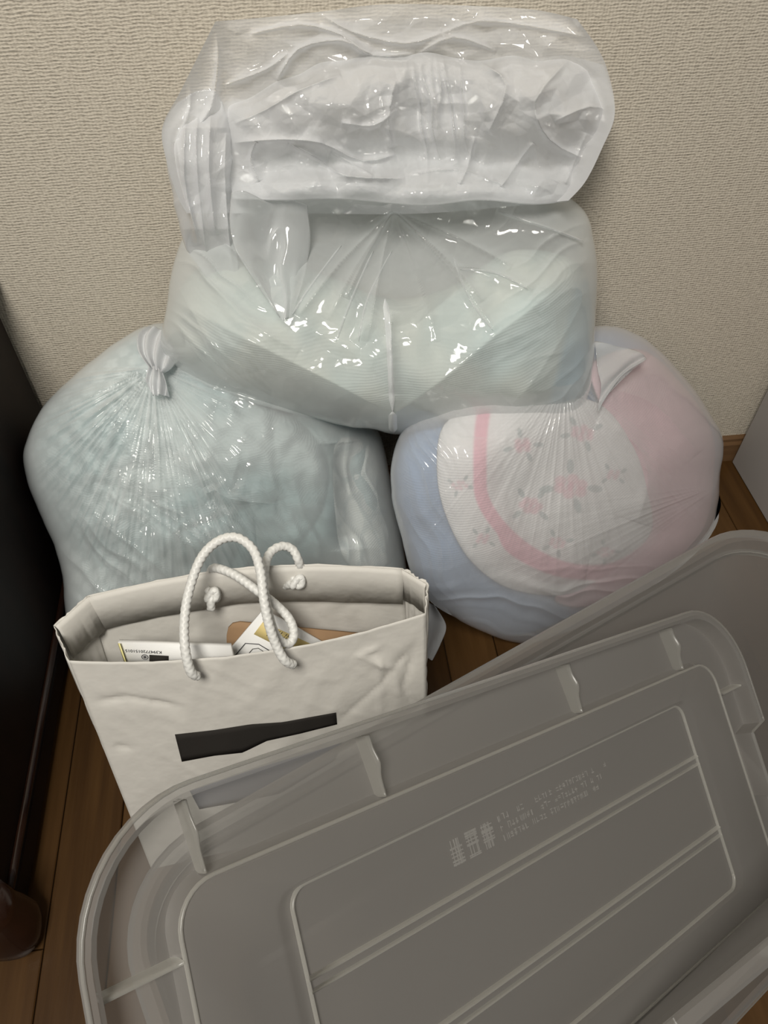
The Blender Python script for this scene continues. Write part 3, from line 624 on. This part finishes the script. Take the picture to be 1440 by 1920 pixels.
# knotted neck of the lower bag: two gathered ears of film
ear = [[D_(282, 690, 0.910), D_(292, 694, 0.905), D_(304, 700, 0.907)], [D_(262, 660, 0.920), D_(288, 668, 0.910), D_(318, 690, 0.905)], [D_(262, 628, 0.940), D_(296, 640, 0.930), D_(330, 672, 0.920)], [D_(280, 612, 0.955), D_(308, 620, 0.945), D_(336, 650, 0.935)]]
child_at(sheet('knot_ear', ear, M_FILM_MOUTH, None, disp=lambda u, v: .006 * np.sin(u * 22 + v * 3)), lbag)
ear = [[D_(280, 690, 0.907), D_(292, 688, 0.903), D_(302, 694, 0.905)], [D_(276, 716, 0.900), D_(296, 712, 0.890), D_(314, 722, 0.897)], [D_(286, 742, 0.895), D_(300, 740, 0.887), D_(316, 744, 0.895)]]
child_at(sheet('knot_ear', ear, M_FILM_MOUTH, None, disp=lambda u, v: .005 * np.sin(u * 18 + v * 5)), lbag)
ear = [[onz(775, 1120, .03), onz(800, 1128, .03), onz(815, 1135, .02)], [onz(770, 1180, .03), onz(805, 1178, .025), onz(836, 1172, .006)], [onz(775, 1220, .02), onz(800, 1226, .012), onz(826, 1206, .005)], [onz(790, 1222, .01), onz(802, 1234, .006), onz(811, 1238, .004)]]
child_at(sheet('bag_corner', ear, M_FILM_MOUTH, None, disp=lambda u, v: .003 * np.sin(u * 12 + v * 4)), lbag)
tail = [[D_(1112, 640, .98), D_(1150, 648, .985), D_(1190, 655, 1.0), D_(1206, 668, 1.01)], [D_(1122, 690, .97), D_(1150, 695, .975), D_(1185, 680, .99), D_(1212, 672, 1.0)], [D_(1126, 740, .965), D_(1145, 725, .97), D_(1165, 705, .98), D_(1190, 690, .99)], [D_(1120, 772, .965), D_(1132, 752, .965), D_(1148, 730, .97), D_(1165, 712, .98)]]
child_at(sheet('gathered_neck', tail, M_FILM_FLAP, None, disp=lambda u, v: .004 * np.sin(u * 8 + v * 14)), rbag)

# ------------------------------------------------------------------ paper carrier bag
TFL, TFR = np.array([-.262, -.492, .33]), np.array([.096, -.480, .33])
TBL, TBR = np.array([-.252, -.419, .335]), np.array([.080, -.424, .335])
TML, TMR = np.array([-.281, -.452, .335]), np.array([.1035, -.448, .337])
BFL, BFR = np.array([-.248, -.596, .001]), np.array([.098, -.560, .001])
BBL, BBR = BFL + np.array([-.012, .10, 0]), BFR + np.array([-.004, .095, 0])
BML, BMR = (BFL + BBL) / 2 + np.array([.004, 0, 0]), (BFR + BBR) / 2 + np.array([-.004, 0, 0])
pb = tag(empty('paper_bag', (-.08, -.55, 0)), 'creased white paper carrier bag with rope handles, standing before the plastic bags', 'paper bag')
def paper_panel(name, tl, tr, bl, br, nu=60, nv=60, amp=.002, sag=0.0, seed=0.0, bulge=0.0, lines=(), bow=(0, 0, 0), only=None):
    u, v = np.meshgrid(np.linspace(0, 1, nu), np.linspace(0, 1, nv)); u = u.ravel()[:, None]; v = v.ravel()[:, None]
    P = (tl * (1 - u) + tr * u) * (1 - v) + (bl * (1 - u) + br * u) * v
    n = np.cross(tr - tl, bl - tl); n = n / np.linalg.norm(n)
    uu, vv = u[:, 0], v[:, 0]; e = np.minimum(1, 8 * np.minimum(uu, 1 - uu))
    d = amp * (ridged(uu * 4 + seed, vv * 3 + uu * 3, 1.5) + .6 * ridged(uu * 9 - vv * 4, vv * 6 + seed, 2) - .8) * e + bulge * np.sin(math.pi * uu) * np.sin(math.pi * np.minimum(1, vv * 1.0))
    for pts, w, a in lines:
        s_, t_ = segdist(uu, vv, np.array(pts)); d = d + a * np.exp(-s_ / w) * np.clip(np.minimum(t_, 1 - t_) * 5, 0, 1)
    P = P - n[None] * d[:, None]
    P += np.array(bow)[None] * (4 * uu * (1 - uu) * (1 - vv) ** 2)[:, None]
    if only is not None: return P.reshape(nv, nu, 3)
    P[:, 2] = np.maximum(P[:, 2], .0008)
    o = link(name, mesh_np(name, P, grid_faces(nu, nv)), M_PAPER); solidify(o, .0007); return child_at(o, pb)
FL_ = [([(.02, .17), (.12, .15), (.27, .21)], .012, -.004), ([(.03, .36), (.08, .38)], .01, -.003), ([(.88, .08), (.80, .10), (.90, .2), (.92, .45)], .01, .004), ([(.97, .12), (.93, .3), (.98, .5)], .01, -.004), ([(.70, .42), (.85, .27), (.98, .1)], .012, -.003), ([(.86, .1), (.85, .45)], .008, .003)]
FBOW = (0, -.012, -.013); FARGS = (TFL, TFR, BFL, BFR, 100, 90, .0012, 0, 2.0, .004, FL_, FBOW)
paper_panel('front_panel', *FARGS)
BBOW = (0, .010, .012)
paper_panel('back_panel', TBR, TBL, BBR, BBL, 60, 60, .002, .0, 5.0, bow=BBOW)
paper_panel('gusset', TFL, TML, BFL, BML, 16, 50, .002); paper_panel('gusset', TML, TBL, BML, BBL, 16, 50, .002)
paper_panel('gusset', TMR, TFR, BMR, BFR, 16, 50, .003, 0, 3.0); paper_panel('gusset', TBR, TMR, BBR, BMR, 16, 50, .003, 0, 4.0)
bm = bmesh.new(); vs_ = [bm.verts.new(tuple(p + np.array([0, 0, .002]))) for p in (BFL, BFR, BMR, BBR, BBL, BML)]; bm.faces.new(vs_)
me = bpy.data.meshes.new('bag_base'); bm.to_mesh(me); bm.free(); child_at(link('bag_base', me, M_PAPER, smooth=False), pb)
# folded-over hem inside the back and the gussets
def hem(a, b, a2, b2, drop, inw, nu=40, bow=(0, 0, 0)):
    u = np.linspace(0, 1, nu)[:, None]; dn = (a2 - a) / np.linalg.norm(a2 - a)
    top = a * (1 - u) + b * u + np.array(bow)[None] * (4 * u * (1 - u)); wob = .0015 * noise2(u[:, 0] * 9 + a[0] * 50, u[:, 0] * 0)[:, None] + .0025 * noise2(u[:, 0] * 3, u[:, 0] * 0 + 4)[:, None]
    inn = np.array(inw); V = np.concatenate([top + inn * .0022, top + dn * drop * .12 + inn * .0042, top + dn * (drop + wob) + inn * .0048])
    o = link('folded_hem', mesh_np('folded_hem', V, grid_faces(nu, 3)), M_PAPER); solidify(o, .0008); child_at(o, pb)
hem(TBL, TBR, BBL, BBR, .047, (0, -1, 0), bow=BBOW); hem(TML, TBL, BML, BBL, .045, (.9, -.4, 0), 14); hem(TBR, TMR, BBR, BMR, .045, (-.9, -.4, 0), 14)
# dark printed block on the front of the bag
fn = np.cross(TFR - TFL, BFL - TFL); fn = fn / np.linalg.norm(fn); fn = fn if fn[1] < 0 else -fn
def on_front(x, y, lift=.0075): return onplane(x, y, TFL + fn * lift, fn)
PG = paper_panel('front', *FARGS, only=True)       # the bowed sheet itself, so that the print lies on it
PGX = np.array([[720 + FPX * ((p - CC) @ CR) / ((p - CC) @ CF), 960 - FPX * ((p - CC) @ CU) / ((p - CC) @ CF)] for p in PG.reshape(-1, 3)]).reshape(PG.shape[0], PG.shape[1], 2)
def uv_front(x, y):
    k = np.argmin(((PGX - np.array([x, y])) ** 2).sum(2)); j, i = divmod(k, PGX.shape[1]); j = min(max(j, 1), PGX.shape[0] - 2); i = min(max(i, 1), PGX.shape[1] - 2)
    J = np.stack([(PGX[j, i + 1] - PGX[j, i - 1]) / 2, (PGX[j + 1, i] - PGX[j - 1, i]) / 2], 1); a, b = np.linalg.solve(J, np.array([x, y]) - PGX[j, i])
    return PG[j, i] + (PG[j, i + 1] - PG[j, i - 1]) / 2 * a + (PG[j + 1, i] - PG[j - 1, i]) / 2 * b
def printed(name, top, bot, mat, n=30, m=6):
    T_ = np.array(top, float); B_ = np.array(bot, float); t = np.linspace(0, 1, n)
    def samp(P): L = np.concatenate([[0], np.cumsum(np.hypot(*np.diff(P, axis=0).T))]); L /= L[-1]; return np.stack([np.interp(t, L, P[:, 0]), np.interp(t, L, P[:, 1])], 1)
    T_, B_ = samp(T_), samp(B_); V = [uv_front(*(T_[i] * (1 - j / (m - 1)) + B_[i] * j / (m - 1))) + fn * .0009 for j in range(m) for i in range(n)]
    o = link(name, mesh_np(name, V, grid_faces(n, m)), mat); solidify(o, .0003); return child_at(o, pb)
def poly_obj(name, pts, mat, parent, thick=.0004, n=None):
    me = mesh_np(name, pts, [tuple(range(len(pts)))]); o = link(name, me, mat, smooth=False); solidify(o, thick); return child_at(o, parent)
printed('dark_block', [(328, 1376), (400, 1368), (470, 1357), (530, 1353), (590, 1342), (630, 1335)], [(341, 1427), (400, 1416), (455, 1410), (500, 1388), (560, 1375), (632, 1357)], M_BLACK)
M_BLUEG = principled('blue_grey_strip', (.20, .21, .24), .6, .3)
printed('dark_block', [(356, 1482), (480, 1440), (640, 1392)], [(374, 1516), (450, 1502), (525, 1487), (628, 1424)], M_BLUEG)  # flat blue-grey strip low on the bag front
# rope handles
cord_r = .0046
def rope(name, pts): return child_at(tube(name, [onz(x, y, z) for x, y, z in pts], cord_r, M_CORD, nseg=16, braid=.12, pitch=.0062), pb)
rope('rope_handle', [(370, 1268, .314), (357, 1258, .326), (347, 1215, .345), (346, 1160, .36), (356, 1102, .375), (378, 1045, .392), (410, 1014, .402), (444, 1008, .405), (474, 1030, .400), (488, 1070, .392), (494, 1120, .378), (504, 1170, .360), (518, 1210, .342), (534, 1238, .328), (550, 1246, .316)])
rope('rope_handle', [(566, 1092, .295), (564, 1068, .335), (559, 1050, .352), (548, 1030, .360), (528, 1024, .365), (507, 1036, .366), (497, 1062, .364), (495, 1100, .358), (501, 1140, .350), (512, 1180, .338), (526, 1202, .326), (543, 1206, .320), (551, 1188, .324), (542, 1160, .332), (515, 1132, .340), (480, 1106, .348), (440, 1078, .352), (410, 1066, .350), (397, 1068, .345), (394, 1092, .305)])
def knot(x, y, z, dx, dy):
    c = onz(x, y, z); e = onz(x + dx, y + dy, z - .012)
    c = c - CF * .010; e = e - CF * .010; t = np.linspace(0, 4.4 * math.pi, 30); r = .0052
    ax = CR; ay = CU; pts = [c + ax * r * math.sin(k) + ay * r * math.sin(k * 1.5 + .6) - CF * (.006 + r * .6 * math.cos(k * .5)) for k in t]
    child_at(tube('cord_knot', pts, cord_r * .78, M_CORD, nseg=12, braid=.14, pitch=.006, n=3), pb)
    child_at(tube('cord_end', [c - CF * .007, (c + e) / 2 - CF * .009, e - CF * .006], cord_r * .95, M_CORD, nseg=16, braid=.12, pitch=.0062), pb)
knot(404, 1112, .318, -2, 26); knot(561, 1088, .318, -24, 8)

# things inside the carrier bag
def slab(name, pts, mat, thick, parent=None):
    pts = [np.array(p) for p in pts]
    if np.cross(pts[1] - pts[0], pts[-2] - pts[0]) @ CF > 0: pts = pts[::-1]
    o = link(name, mesh_np(name, pts, [tuple(range(len(pts)))]), mat, parent, smooth=False); solidify(o, thick, -1 if True else 0); return o
def frame_of(p0, p1, p2):
    p0, p1, p2 = map(np.array, (p0, p1, p2)); e1 = (p1 - p0) / np.linalg.norm(p1 - p0); n = np.cross(e1, p2 - p0); n = n / np.linalg.norm(n)
    if n @ CF > 0: n = -n
    return p0, e1, n
# leaflet standing at the front
e_up = (TFL - BFL) / np.linalg.norm(TFL - BFL)
b0 = onz(221, 1206, .318); b1 = onz(432, 1213, .310)
lf = tag(empty('leaflet', tuple(b0 - e_up * .035)), 'white leaflet with upside-down number and yellow edge inside the paper bag', 'leaflet')
child_at(slab('sheet', [b0, b1, b1 - e_up * .035, b0 - e_up * .035], M_CARD, .006), lf)
p0, e1, nn = frame_of(b0, b1, b1 - e_up * .2)
ey = onz(224, 1206, .322)
child_at(slab('yellow_edge', [b0 + nn * .0005, ey + nn * .0005, ey - e_up * .035 + nn * .0005, b0 - e_up * .035 + nn * .0005], M_YEDGE, .0006), lf)
def on_leaf(x, y, l=.0006): return onplane(x, y, b0 + nn * l, nn)
poly_obj('dark_block', [on_leaf(*p) for p in [(280, 1228), (316, 1230), (316, 1250), (280, 1250)]], M_BLACK, lf)
def text(name, body, origin, xdir, normal, size, mat, parent, mirror=False):
    c = bpy.data.curves.new(name, 'FONT'); c.body = body; c.size = size; c.extrude = .0001; c.resolution_u = 3; c.materials.append(mat)
    o = bpy.data.objects.new(name, c); COL.objects.link(o)
    x = Vector(xdir).normalized(); z = Vector(normal).normalized(); y = z.cross(x)
    if mirror: x = -x
    Mx = Matrix((x, y, z)).transposed().to_4x4(); Mx.translation = Vector(origin)
    o.matrix_world = Mx; bpy.context.view_layer.update()
    m_ = bpy.data.meshes.new_from_object(o); w = o.matrix_world.copy(); bpy.data.objects.remove(o); o = bpy.data.objects.new(name, m_); COL.objects.link(o)
    o.parent = parent; o.matrix_parent_inverse = Matrix.Translation(parent.location).inverted(); o.matrix_world = w
    return o
text('printed_number', 'K3947720151015', on_leaf(303, 1221), -(on_leaf(303, 1222) - on_leaf(262, 1220)), nn, .0052, M_INK, lf)
ring_c = on_leaf(271.5, 1232); ex = (on_leaf(281, 1232) - ring_c); ex /= np.linalg.norm(ex); ez = np.cross(nn, ex)
child_at(tube('printed_ring', [ring_c + .0032 * (ex * math.cos(a) + ez * math.sin(a)) for a in np.linspace(0, 2 * math.pi, 20)], .00035, M_INK, nseg=6, n=2), lf)
for a in (.4, 1.2, 2.0, 2.8): child_at(tube('printed_star', [ring_c + .0019 * (ex * math.cos(a) + ez * math.sin(a)), ring_c - .0019 * (ex * math.cos(a) + ez * math.sin(a))], .0003, M_INK, nseg=6, n=2), lf)
# kraft envelope at the back
ky = -.448; kz = .30
kp = [onz(x, y, kz) for x, y in [(425, 1210), (425, 1190), (429, 1176), (438, 1169), (460, 1167), (560, 1178), (690, 1190)]]
k0 = kp[0]; kn = np.array([0, -1, .05]); kn = (TBL - BBL); kn = np.cross(kn, TBR - TBL); kn /= np.linalg.norm(kn); kn = -kn if kn[1] > 0 else kn
kpl = onz(455, 1168, .302)
kp = [onplane(x, y, kpl, kn) for x, y in [(425, 1300), (425, 1192), (428, 1179), (436, 1171), (450, 1168), (560, 1179), (700, 1192), (700, 1300)]]
tag(slab('kraft_envelope', kp, M_KRAFT, .003), 'brown kraft envelope with a rounded corner at the back of the paper bag', 'envelope')
# tilted card with the yellow label
cpl = onz(495, 1146, .318); cn = np.array([.02, -.97, .30]); cn /= np.linalg.norm(cn)
def on_card(x, y, l=0.0): return onplane(x, y, cpl + cn * l, cn)
cd = tag(empty('card', tuple(on_card(500, 1300))), 'white card tilted corner up with a pale yellow label inside the paper bag', 'card')
child_at(slab('card_sheet', [on_card(*p) for p in [(415, 1236), (490, 1148), (494, 1144), (500, 1146), (620, 1212), (545, 1330)]], M_CARD, .002), cd)
poly_obj('label', [on_card(*p, .0006) for p in [(493, 1166), (586, 1209), (570, 1236), (476, 1189)]], M_YEL, cd)
def line_on(pts, w, name='printed_line', mat=M_INK): child_at(tube(name, [on_card(x, y, .0006) for x, y in pts], w, mat, nseg=6, n=1), cd)
line_on([(441, 1229), (466, 1199), (468, 1198), (470, 1199), (512, 1224)], .0005); line_on([(465, 1227), (477, 1213), (479, 1212), (496, 1223)], .00035, 'printed_line', M_BLACK)
lx = on_card(586, 1209) - on_card(493, 1166)
for k, (w, off) in enumerate([(14, 0), (11, .18), (13, .1)]):
    s = on_card(552 - 2 * k, 1200 - 1 * k + 8 * k, .001)
    for j in range(w):
        if (j * 7 + k * 3) % 5 == 0: continue
        a = s - lx * (.045 * j + off * .2); hgt = .0028 + .0008 * ((j * 3 + k) % 3)
        up = np.cross(cn, lx); up /= np.linalg.norm(up)
        child_at(tube('printed_stroke', [a, a + up * hgt], .0004, M_INK, nseg=5, n=1), cd)

# ------------------------------------------------------------------ storage box (open, translucent)
RZ = .32
bA = onz(1290, 1032, RZ); bB = onz(330, 1567, RZ); bt = (bA - bB); bt /= np.linalg.norm(bt); bn = np.array([bt[1], -bt[0], 0.0])
a_l = (onz(215, 1734, RZ) - bB) @ bt; a_r = (onz(1445, 962, RZ) - bB) @ bt; wd = (onz(1439, 1812, RZ) - bB) @ bn
def rrect(x0, x1, y0, y1, r, nc=10, ns=14):
    out = []
    for cx, cy, a0 in ((x1 - r, y1 - r, 0), (x0 + r, y1 - r, 90), (x0 + r, y0 + r, 180), (x1 - r, y0 + r, 270)):
        for k in range(nc + 1):
            a = math.radians(a0 + 90 * k / nc); out.append((cx + r * math.cos(a), cy + r * math.sin(a)))
    O = np.array(out); res = []
    for k in range(len(O)):
        a, b = O[k], O[(k + 1) % len(O)]
        m = ns if np.linalg.norm(b - a) > .05 else 1
        for j in range(m): res.append(a + (b - a) * j / m)
    return np.array(res)
sbx = tag(empty('storage_box', tuple((bB + bt * (a_l + a_r) / 2 + bn * wd / 2) * np.array([1, 1, 0]))), 'open translucent plastic storage box on the floor, holding its tilted lid', 'storage box')
prof = [(.060, .004), (.058, .003), (.050, .006), (.044, .016), (.030, .14), (.020, .27), (.016, RZ - .018), (.014, RZ - .004), (.010, RZ), (.002, RZ), (-.001, RZ - .003), (0, RZ - .016)]
lo = []
for ins, z in prof:
    r = max(.02, .085 - ins)
    q2 = rrect(a_l + ins, a_r - ins, ins, wd - ins, r)
    lo.append(np.array([bB * np.array([1, 1, 0]) + bt * a + bn * b + np.array([0, 0, z]) for a, b in q2]))
nn_ = len(lo[0]); V = np.concatenate(lo); Fc = grid_faces(nn_, len(lo), True) + [tuple(range(nn_))]
o = link('tub', mesh_np('tub', V, Fc), M_PP); o.data.set_sharp_from_angle(angle=math.radians(35)); child_at(o, sbx)
ridge_ = []
for ins, z in [(.0165, RZ - .022), (.012, RZ - .024), (.0165, RZ - .027)]:
    ridge_.append(np.array([bB * np.array([1, 1, 0]) + bt * a + bn * b + np.array([0, 0, z]) for a, b in rrect(a_l + ins, a_r - ins, ins, wd - ins, .07)]))
V = np.concatenate(ridge_); o = link('stiffening_ridge', mesh_np('stiffening_ridge', V, grid_faces(len(ridge_[0]), 3, True)), M_PP_LIT_EDGE); solidify(o, .0008, 0); child_at(o, sbx)

# ------------------------------------------------------------------ lid leaning inside the box (underside up)
LS = .88
lo_ = np.array([-.093, -.762, .412]); la_ = np.array([.400, -.530, .160]); lb_ = np.array([.431, -.708, .056])
e1 = (la_ - lo_) / np.linalg.norm(la_ - lo_); e3 = np.cross(e1, lb_ - la_); e3 /= np.linalg.norm(e3); e2 = np.cross(e3, e1)
if e3 @ CF > 0: e3n = -e3
else: e3n = e3
O_ = CC + (lo_ - CC) * LS
def lp(u, v, hgt=0.0): return O_ + (e1 * u + e2 * v) * LS + e3n * hgt
UL, UR, VT, VB = -.103, .735, -.097, .305
lid = tag(empty('box_lid', tuple(lp(.3, .104))), 'translucent plastic lid with ribbed underside, leaning in the open storage box', 'lid')
def outline_pts(x0, x1, y0, y1, r, notch):
    P = rrect(x0, x1, y0, y1, r, 12, 40)
    if notch:
        for k in range(len(P)):
            u, v = P[k]
            if .065 < v < .146:
                if u > .5: P[k, 0] = x1 - notch
                elif u < 0: P[k, 0] = x0 + notch
    return P
rgs = []
for ins, hgt, r, notch in [(.0, .012, .092, .034), (.002, .019, .090, .032), (.006, .020, .086, .030), (.010, .018, .082, .028), (.0125, .0, .080, .026), (.016, -.001, .076, .024), (.034, -.001, .058, .014), (.0605, -.001, .034, 0), (.0635, .003, .031, 0), (.0650, .0105, .030, 0), (.068, .012, .028, 0), (.094, .012, .018, 0), (.096, .011, .016, 0), (.099, .0075, .014, 0), (.101, .007, .013, 0)]:
    ie = ins; ie_u = ins * (1.0 if ins < .07 else 1.0) + (max(0, ins - .066) * 1.35 if ins > .066 else 0)
    q2 = outline_pts(UL + ie_u, UR - ie_u, VT + ie, VB - ie, r, notch)
    rgs.append(np.array([lp(u, v, hgt) for u, v in q2]))
nn_ = len(rgs[0]); V = np.concatenate(rgs); Fc = grid_faces(nn_, len(rgs), True) + [tuple((len(rgs) - 1) * nn_ + i for i in range(nn_))]
o = link('lid_shell', mesh_np('lid_shell', V, Fc), M_PP); o.data.set_sharp_from_angle(angle=math.radians(28)); child_at(o, lid)
def strip(name, path, w, hgt, mat=M_PP_LIT_EDGE, base=0.0):
    """rib: rounded cross-section swept along lid coordinates"""
    P = np.array(path, float); T = np.gradient(P, axis=0); T /= np.linalg.norm(T, axis=1)[:, None]; N = np.stack([-T[:, 1], T[:, 0]], 1)
    cs = [(-1, 0), (-.75, .7), (-.4, 1), (.4, 1), (.75, .7), (1, 0)]
    hh = hgt if np.ndim(hgt) else np.full(len(P), hgt)
    V = np.concatenate([[lp(P[k, 0] + N[k, 0] * a * w / 2, P[k, 1] + N[k, 1] * a * w / 2, base + b * hh[k]) for a, b in cs] for k in range(len(P))])
    Fc = grid_faces(6, len(P)) + [tuple(range(6)), tuple((len(P) - 1) * 6 + i for i in range(6))[::-1]]
    return child_at(link(name, mesh_np(name, V, Fc), mat), lid)
for ru in (-.018, .142, .407, .607):
    for v0, v1 in ((VT + .012, -.034), (VB - .012, .242)):
        t = np.linspace(0, 1, 14); hh = .0165 - .005 * t + .004 * np.exp(-((t - .45) / .16) ** 2)
        strip('flange_rib', [(ru + .006 * k, v0 + (v1 - v0) * k) for k in t], .0035, hh, M_PP_RIB, -.001)
for rv in (.062, .142):
    a = np.linspace(UL + .149, UR - .149, 20)
    strip('panel_rib', [(u, rv) for u in a], .0035, .004, base=.0068); strip('panel_rib', [(u, rv + .0085) for u in a], .0028, .0035, base=.0068)
for u0, u1 in ((UL + .012, UL + .064), (UR - .012, UR - .064)):
    for v in (.012, .196): strip('corner_rib', [(u0 + (u1 - u0) * k, v) for k in np.linspace(0, 1, 8)], .005, .013, base=-.001)
# raised frame around the panel, a highlight-coloured strip on the step below the flange and the bead of the rim
st = rrect(UL + .0655, UR - .0655, VT + .0655, VB - .0655, .030, 8, 30); st = np.vstack([st, st[:2]]); strip('step_edge', st, .0030, .0022, base=.0105)
rb_ = outline_pts(UL + .001, UR - .001, VT + .001, VB - .001, .091, .034); rb_ = np.vstack([rb_, rb_[:2]]); strip('rim_bead', rb_, .0030, .0022, M_PP_RIB, .0180)
fr = rrect(UL + .149, UR - .149, .001, .207, .014, 8, 30); fr = np.vstack([fr, fr[:2]]); strip('panel_frame', fr, .0028, .0026, base=.0075)
# moulded material marks and mirrored small print
mk = empty('moulded_text', tuple(lp(.26, .025, .0085))); child_at(mk, lid)
def stroke(u, v, du, dv, w=.0012):
    a = np.array([(u, v), (u + du, v + dv)]); P = []
    d = np.array([du, dv]); L_ = np.hypot(*d); nrm = np.array([-d[1], d[0]]) / L_ * w / 2
    return [a[0] + nrm, a[0] - nrm, a[1] - nrm, a[1] + nrm]
Vs, Fs = [], []
rr_ = random.Random(3)
def add(q4):
    b = len(Vs)
    for u, v in q4: Vs.append(tuple(lp(u, v, .0082)))
    Fs.append((b, b + 1, b + 2, b + 3))
for row in range(3):
    u = .262
    while u < .425 - .01 * row:
        v = .020 + .0085 * row
        if rr_.random() < .84:
            for _ in range(rr_.choice((2, 3, 3, 4))):
                if rr_.random() < .5: add(stroke(u + rr_.random() * .0035, v + rr_.random() * .001, .0002, .0050, .0008))
                else: add(stroke(u, v + rr_.random() * .005, .0038, .0002, .0008))
        u += .0052
for k in range(3):
    u = .200 + k * .0195
    for _ in range(14):
        if rr_.random() < .5: add(stroke(u + rr_.random() * .014, .021, .0002, .021, .0011))
        else: add(stroke(u, .021 + rr_.random() * .021, .0145, .0002, .0011))
M_MARK = film_mat('moulded_relief', (.58, .56, .53), .30, .3, trans=.4)
o = link('small_print', mesh_np('small_print', Vs, Fs), M_MARK, smooth=False); o.parent = mk; o.matrix_parent_inverse = Matrix.Translation(mk.location).inverted() if False else Matrix.Identity(4)
o.matrix_parent_inverse = (mk.matrix_parent_inverse @ Matrix.Translation(mk.location)).inverted() if False else o.matrix_parent_inverse
bpy.context.view_layer.update(); o.matrix_world = Matrix.Identity(4)
